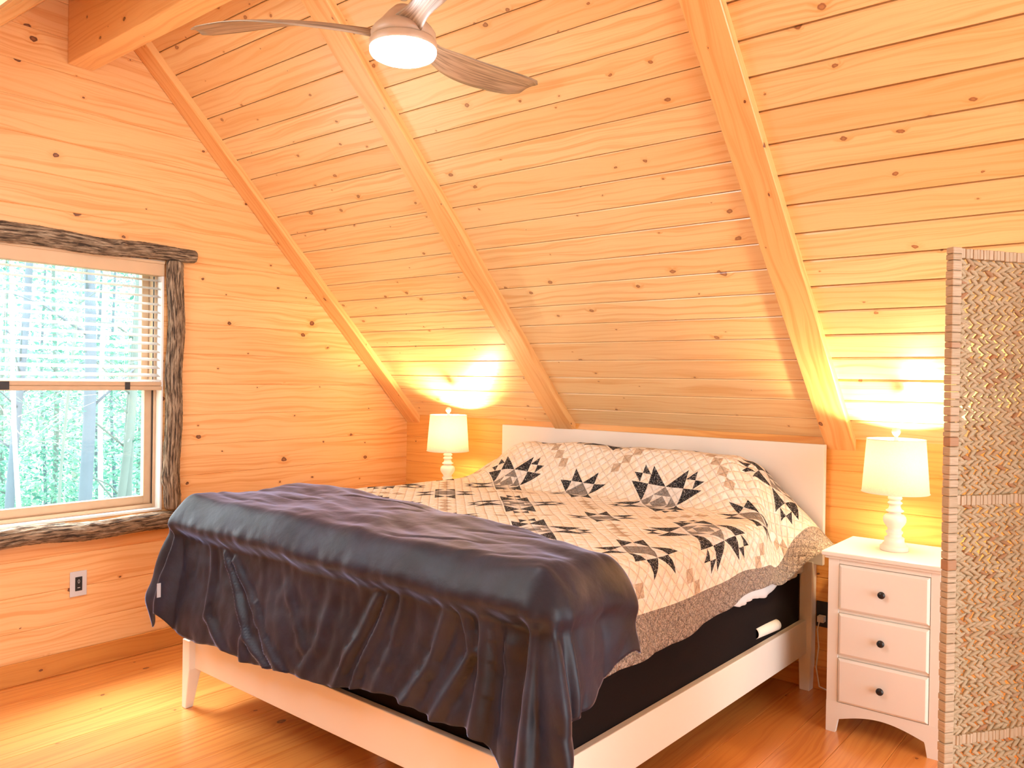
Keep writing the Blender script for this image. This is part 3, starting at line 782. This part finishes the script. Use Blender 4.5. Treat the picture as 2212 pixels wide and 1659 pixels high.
# ------------------------------------------------------------------ nightstands
def nightstand():
    t=thing('nightstand','white three-drawer nightstand with black knobs on the right side of the bed','nightstand',(3.24,-.245,0))
    X0,X1,F,B=-.213,.213,-.195,.19
    mb=MB(); mb.box(X0-.022,X1+.022,F-.025,B+.018,.737,.756); mb.box(X0-.012,X1+.012,F-.014,B+.01,.725,.737); mb.build('top',M['white'],t,bevel=.004)
    mb=MB()
    mb.box(X0,X0+.018,F+.001,B,.06,.725); mb.box(X1-.018,X1,F+.001,B,.06,.725); mb.box(X0+.018,X1-.018,B-.012,B,.1,.72)
    mb.box(X0+.018,X1-.018,F+.02,B-.012,.1,.112)
    mb.box(X0,X0+.044,F-.0,F+.02,.10,.725); mb.box(X1-.035,X1,F-.0,F+.02,.10,.725); mb.box(X0+.044,X1-.035,F,F+.02,.705,.725)
    for z in (.508,.3205): mb.box(X0+.044,X1-.035,F+.006,F+.02,z-.006,z+.006)
    mb.box(X0+.044,X1-.035,F+.01,F+.014,.12,.71)
    mb.build('body',M['white'],t,bevel=.0015)
    # arched apron with tapered feet
    n=24; top=.128
    pts=[]
    for i in range(n+1):
        u=i/n; x=X0+.05+(X1-X0-.1)*u; pts.append((x,.058+.035*math.sin(PI*u)))
    low=[(X0+.0,0.0),(X0+.038,0.0),(X0+.047,.05)]+pts+[(X1-.047,.05),(X1-.038,0.),(X1,0.)]
    up=[(x,top) for x,_ in low]
    for y0,y1 in ((F-.001,F+.019),(B-.018,B)):
        mb=MB(); k=len(low); b=mb.add([V(x,y0,z) for x,z in low]+[V(x,y0,z) for x,z in up]+[V(x,y1,z) for x,z in low]+[V(x,y1,z) for x,z in up])
        for i in range(k-1):
            mb.face([b+i,b+i+1,b+k+i+1,b+k+i]); mb.face([b+2*k+i+1,b+2*k+i,b+3*k+i,b+3*k+i+1]); mb.face([b+i+1,b+i,b+2*k+i,b+2*k+i+1]); mb.face([b+k+i,b+k+i+1,b+3*k+i+1,b+3*k+i])
        mb.face([b,b+k,b+3*k,b+2*k]); mb.face([b+k-1,b+3*k-1,b+4*k-1,b+2*k-1])
        mb.build('apron',M['white'],t)
    for xa in (X0,X1-.02):
        for ya,yb in ((F+.0195,F+.05),(B-.05,B-.0185)): mb=MB(); mb.box(xa,xa+.02,ya,yb,0,.06); mb.build('foot',M['white'],t)
    for z0,z1 in ((.516,.703),(.328,.500),(.131,.313)):
        mb=MB(); x0,x1=X0+.046,X1-.037; 
        g=.009
        P=[[V(a,F+.012,c) for a,c in ((x0,z0),(x1,z0),(x1,z1),(x0,z1))],[V(a,F-.003,c) for a,c in ((x0,z0),(x1,z0),(x1,z1),(x0,z1))],[V(a,F-.010,c) for a,c in ((x0+g,z0+g),(x1-g,z0+g),(x1-g,z1-g),(x0+g,z1-g))]]
        mb.loft(P[::-1],True,True,0,False); d=mb.build('drawer',M['white'],t,bevel=.0008,seg=1)
        mb=MB(); n=24; zc=(z0+z1)/2; xc=(x0+x1)/2
        mb.loft([[V(xc+r*math.cos(2*PI*j/n),F-.010-h,zc+r*math.sin(2*PI*j/n)) for j in range(n)] for r,h in ((.006,0),(.0055,.010),(.010,.013),(.0145,.018),(.0145,.022),(.011,.026),(.004,.028))],True,True,0,True)
        k=mb.build('knob',M['black'],d); k['label']='round black knob'
    return t
NSR=nightstand()
NSL=copy_tree(NSR); NSL.location=(.62,-.245,0); NSL['label']='white nightstand hidden behind the left side of the bed, holding the left lamp'
for o in (NSR,NSL): o['group']='matching white nightstands'

# ------------------------------------------------------------------ lamps
def lamp(loc,label):
    t=thing('table_lamp',label,'lamp',loc,0,'turned white table lamps on the nightstands')
    base=[(.0005,0),(.054,0),(.0555,.004),(.0555,.018),(.052,.022),(.047,.024),(.0465,.029),(.040,.034),(.0385,.047),(.0395,.052),(.036,.056),(.029,.060),(.028,.067),(.033,.075),(.0335,.080),(.027,.085),(.026,.092),
      (.031,.100),(.039,.110),(.0445,.122),(.0455,.133),(.043,.143),(.036,.151),(.025,.155),(.022,.159),(.030,.162),(.036,.166),(.035,.170),(.026,.175),(.0225,.185),(.022,.192),(.027,.196),(.0295,.200),(.027,.204),(.0215,.208),(.0215,.212),(.0275,.216),(.0285,.221),(.0265,.226),(.021,.229),(.021,.233),(.029,.240),(.034,.246),(.034,.250),(.012,.252),(.010,.27),(.010,.30),(.0005,.302)]
    mb=MB(); mb.lathe(base,n=40,caps=False); mb.build('base',M['whitew'],t)
    mb=MB(); z0,z1=.243,.470
    r0,r1=.131,.114; n=64
    prof_=[(r0,z0),(r0+.001,z0+.004),(r0-.0005,z0+.006),(r1+.0005,z1-.006),(r1+.001,z1-.004),(r1,z1),(r1-.002,z1-.001),(r0-.002,z0+.001),(r0,z0)]
    mb.lathe(prof_,n=n,caps=False); s=mb.build('lamp_shade',M['shade'],t)
    mb=MB(); 
    for r,z in ((r0+.0008,z0+.002),(r1+.0008,z1-.002)): mb.tube([(r*math.cos(a),r*math.sin(a),z) for a in np.linspace(0,2*PI,49)],.0018,6)
    mb.build('rim_band',M['whitew'],s)
    mb=MB()
    for a in (0,2*PI/3,4*PI/3): mb.tube([(0,0,z1-.012),(.05*math.cos(a),.05*math.sin(a),z1-.012),(r1*math.cos(a),r1*math.sin(a),z1-.006)],.0016,6)
    mb.tube([(.0,.028,.30),(0,.045,.36),(0,.035,.43),(0,.0,z1-.01)],.0015,6); mb.tube([(.0,-.028,.30),(0,-.045,.36),(0,-.035,.43),(0,.0,z1-.01)],.0015,6)
    mb.build('harp',M['whitew'],t)
    mb=MB(); mb.lathe([(.0005,z1-.016),(.012,z1-.014),(.009,z1-.004),(.007,z1+.008),(.009,z1+.014),(.015,z1+.022),(.0175,z1+.031),(.015,z1+.040),(.008,z1+.046),(.0005,z1+.047)],n=24,caps=False); mb.build('finial',M['whitew'],t)
    mb=MB(); mb.lathe([(.0005,.302),(.013,.303),(.014,.32),(.022,.335),(.029,.355),(.030,.37),(.026,.387),(.014,.398),(.0005,.401)],n=20,caps=False); mb.build('bulb',M['bulb'],t)
    return t
M['bulb']=emit('warm_bulb',(1,.78,.48),250)
lamp((3.236,-.25,.756),'turned white table lamp with linen drum shade, on the right nightstand')
lamp((.635,-.25,.756),'turned white table lamp with linen drum shade, in the corner left of the bed')

# ------------------------------------------------------------------ folding screen
def screen_panel(parent,name,W_=.44,H_=1.785):
    e=bpy.data.objects.new(name,None); COL.objects.link(e); e.parent=parent
    rg=random.Random(3); th=.020
    for xx in (0,W_-.026):
        mb=MB(); z=0; 
        while z<H_:
            h=rg.uniform(.012,.028); h=min(h,H_-z+.001); j=rg.uniform(-.0012,.0012)
            mb.box(xx-.001+j,xx+.027+j,-th/2-.0012+j,th/2+.0012,z,z+h*.97,rnd3()); z+=h
        mb.build('stile',M['rushw'],e,bevel=.003)
    for zc in (.03,.60,1.178,H_-.014):
        mb=MB(); x=.026
        while x<W_-.026:
            w=rg.uniform(.008,.014); j=rg.uniform(-.001,.001); mb.box(x,min(x+w*.96,W_-.026),-.009+j,.009+j,zc-.012+j,zc+.012+j,(rg.random()*.8,rg.random(),0)); x+=w
        mb.build('cross_bar',M['rushw'],e,bevel=.002)
    segs=[(.042,.588),(.612,1.166),(1.190,H_-.03)]
    mb=MB()
    def leafp(c,L_,wd,ang,tk,tilt):
        n=8; rings=[]
        for a in range(6):
            t=a/5; k=max(math.sin(PI*min(1,max(0,t*.92+.05)))**.65,.08)
            cx=(t-.5)*L_
            ring=[]
            for j in range(n):
                q=2*PI*j/n; yy=wd*k*math.cos(q)*.5+.15*wd*math.sin(PI*t); dd=tk*k*math.sin(q)+tilt*(t-.5)
                X=cx*math.cos(ang)-yy*math.sin(ang); Z=cx*math.sin(ang)+yy*math.cos(ang)
                ring.append(V(c.x+X,c.y+dd,c.z+Z))
            rings.append(ring)
        r=(rg.random(),rg.random(),rg.random()); mb.loft(rings,True,True,0,True,uvs=([rg.random()+a*.02 for a in range(6)],.05),c=r)
    for (z0,z1) in segs:
        nr=int(round((z1-z0)/.0235)); hp=(z1-z0)/nr
        for rI in range(nr):
            zc=z0+(rI+.5)*hp; x=.022; ph=rg.random()*.02; 
            x+=ph-.012; wav=rg.uniform(-.15,.15)
            while x<W_-.03:
                p=rg.uniform(.021,.027)
                for sg in (1,-1):
                    a=sg*(-.50+rg.uniform(-.14,.14))
                    leafp(V(min(max(x+(.006 if sg<0 else 0),.036),W_-.04),rg.uniform(-.001,.001)-.0,zc+sg*hp*.24+wav*.006),rg.uniform(.032,.040),hp*.50*rg.uniform(.85,1.12),a,.0052,.006*rg.choice((-1,1)))
                x+=p
    mb.build('weave',M['rush'],e)
    return e
scr=thing('folding_screen','tall folding privacy screen of braided natural rush, standing at the right edge','room divider',(3.716,-1.757,0),0)
p1=screen_panel(scr,'panel'); p1.rotation_euler=(0,0,math.atan2(.82,.57))
p2=copy_tree(p1,scr); p2.location=(.57*.445,.82*.445,0); p2.rotation_euler=(0,0,math.radians(-35))

# ------------------------------------------------------------------ ceiling fan
FC=V(2.277,-2.2,0)
fan=thing('ceiling_fan','three-blade wooden ceiling fan with a glowing round white light','ceiling fan',(FC.x,FC.y,2.935))
zt=-2.935
m_,nt_,b_,o_=newmat('weathered_wood_blade')
tc=nd(nt_,'ShaderNodeUVMap'); tc.uv_map='UVMap'; mp=nd(nt_,'ShaderNodeMapping'); mp.inputs['Scale'].default_value=(3,60,1); nt_.links.new(tc.outputs[0],mp.inputs[0])
n_=nd(nt_,'ShaderNodeTexNoise',i_Scale=1.5,i_Detail=5.,i_Distortion=.5); nt_.links.new(mp.outputs[0],n_.inputs['Vector'])
nt_.links.new(mix(nt_,mapr(nt_,n_.outputs[0],.35,.7),(.44,.32,.22),(.17,.115,.075)),b_.inputs['Base Color']); b_.inputs['Roughness'].default_value=.4
M['blade']=m_
M['fanbody']=plain('fan_body_wood',(.55,.40,.28),.4,noise=.25,nscale=25)
M['led']=emit('fan_light_lens',(.97,.96,1.),62)
mb=MB(); mb.lathe([(.0005,0),(.065,0),(.065,-.02),(.05,-.045),(.016,-.05),(.016,-.055)],n=32,caps=False); mb.lathe([(.012,-.04),(.012,2.62-2.935)],n=16); mb.build('downrod',M['fanbody'],fan)
mb=MB(); mb.lathe([(.0005,2.60+zt),(.03,2.595+zt),(.05,2.575+zt),(.07,2.55+zt),(.09,2.53+zt),(.10,2.515+zt),(.10,2.495+zt),(.09,2.492+zt)],n=48,caps=False)
mb.lathe([(.09,2.495+zt),(.101,2.493+zt),(.104,2.488+zt),(.104,2.468+zt),(.101,2.464+zt),(.09,2.463+zt)],n=48,caps=False); mb.build('motor_housing',M['fanbody'],fan)
mb=MB(); mb.lathe([(.1025,2.466+zt),(.1025,2.456+zt),(.098,2.448+zt),(.083,2.440+zt),(.05,2.436+zt),(.0005,2.435+zt)],n=48,caps=False); mb.build('light_lens',M['led'],fan)
def blade(deg,label=None):
    mb=MB(); n=22; rings=[]; us=[]
    for i in range(n+1):
        t=i/n; r=.07+.61*t
        w=.10-.035*math.exp(-((t-.16)/.14)**2)+.055*sst(.25,.75,t)-.02*sst(.8,1,t)
        if t>.93: w*=math.sqrt(max(.25,1-((t-.93)/.09)**2))
        sweep=.055*math.sin(PI*t)*1.0-.03*t
        pitch=math.radians(34-22*sst(0,.8,t)); zz=2.513+zt+.004*math.sin(PI*t)+.035*t
        ring=[]; k=12
        pts=[]
        for j in range(k+1): q=j/k; pts.append((-w/2+w*q, .0045*math.sin(PI*q)**.5+.010*math.sin(PI*q)))
        for j in range(k-1,0,-1): q=j/k; pts.append((-w/2+w*q, -.0045*math.sin(PI*q)**.5+.010*math.sin(PI*q)))
        for (a,h) in pts:
            ring.append(V(r, sweep+a*math.cos(pitch)+h*math.sin(pitch), zz-a*math.sin(pitch)+h*math.cos(pitch)))
        rings.append(ring); us.append(r)
    mb.loft(rings,True,True,0,True,uvs=(us,.3))
    o=mb.build('blade',M['blade'],fan); o.rotation_euler=(0,0,math.radians(deg)); return o
for dg in (214,96,325): blade(dg)

# ------------------------------------------------------------------ light
def pl(name,loc,col,e,r):
    l=bpy.data.lights.new(name,'POINT'); l.color=col; l.energy=e; l.shadow_soft_size=r; o=bpy.data.objects.new(name,l); o.location=loc; COL.objects.link(o); return o
for x in (3.236,.635): pl('lamp_bulb_light',(x,-.25,.756+.41),(1,.72,.38),36,.02)
sl=bpy.data.lights.new('sun','SUN'); sl.energy=24.; sl.angle=math.radians(34); sl.color=(.95,.97,1.); so=bpy.data.objects.new('sun',sl); COL.objects.link(so); so.location=(-6,-2,9)
so.rotation_euler=V(.52,.04,-.85).to_track_quat('-Z','Y').to_euler()
w=bpy.data.worlds.new('World'); sc.world=w; w.use_nodes=True; nt=w.node_tree; nt.nodes.clear()
bg=nd(nt,'ShaderNodeBackground',i_Strength=6.2); bg.inputs[0].default_value=(.90,.96,1,1); wo=nd(nt,'ShaderNodeOutputWorld'); nt.links.new(bg.outputs[0],wo.inputs[0])
# portals on the openings daylight comes through
def portal(loc,rot,sx,sy):
    l=bpy.data.lights.new('daylight_portal','AREA'); l.shape='RECTANGLE'; l.size=sx; l.size_y=sy; l.cycles.is_portal=True
    o=bpy.data.objects.new('daylight_portal',l); o.location=loc; o.rotation_euler=rot; COL.objects.link(o)
portal((XR+.02,-2.2,1.7),(0,PI/2,0),3.4,4.4)
q=O2+X_*((HX0+HX1)/2)+SV2*((HS0+HS1)/2)-SN2*.14
portal(q,(SN2.to_track_quat('-Z','Y').to_euler()),1.5,1.4)
portal((-.16,(WY0+WY1)/2,(WZ0+WZ1)/2),(0,-PI/2,0),1.3,1.0)

# ------------------------------------------------------------------ camera
cd=bpy.data.cameras.new('Camera'); cam=bpy.data.objects.new('Camera',cd); COL.objects.link(cam); sc.camera=cam
cd.sensor_width=36; cd.sensor_fit='HORIZONTAL'; cd.lens=1749.27/2212*36; cd.clip_start=.05; cd.clip_end=200
R0=V(0.77553734,0.6311264,0.01487598); R1=V(0.01519144,0.00490005,-0.9998726); R2=V(-0.63111889,0.77566452,-0.00578755)
Mx=Matrix(((R0.x,-R1.x,-R2.x,CAM.x),(R0.y,-R1.y,-R2.y,CAM.y),(R0.z,-R1.z,-R2.z,CAM.z),(0,0,0,1)))
cam.matrix_world=Mx
vs=sc.view_settings; vs.view_transform='Standard'; vs.look='None'; vs.gamma=1; vs.exposure=0.26; vs.use_curve_mapping=False
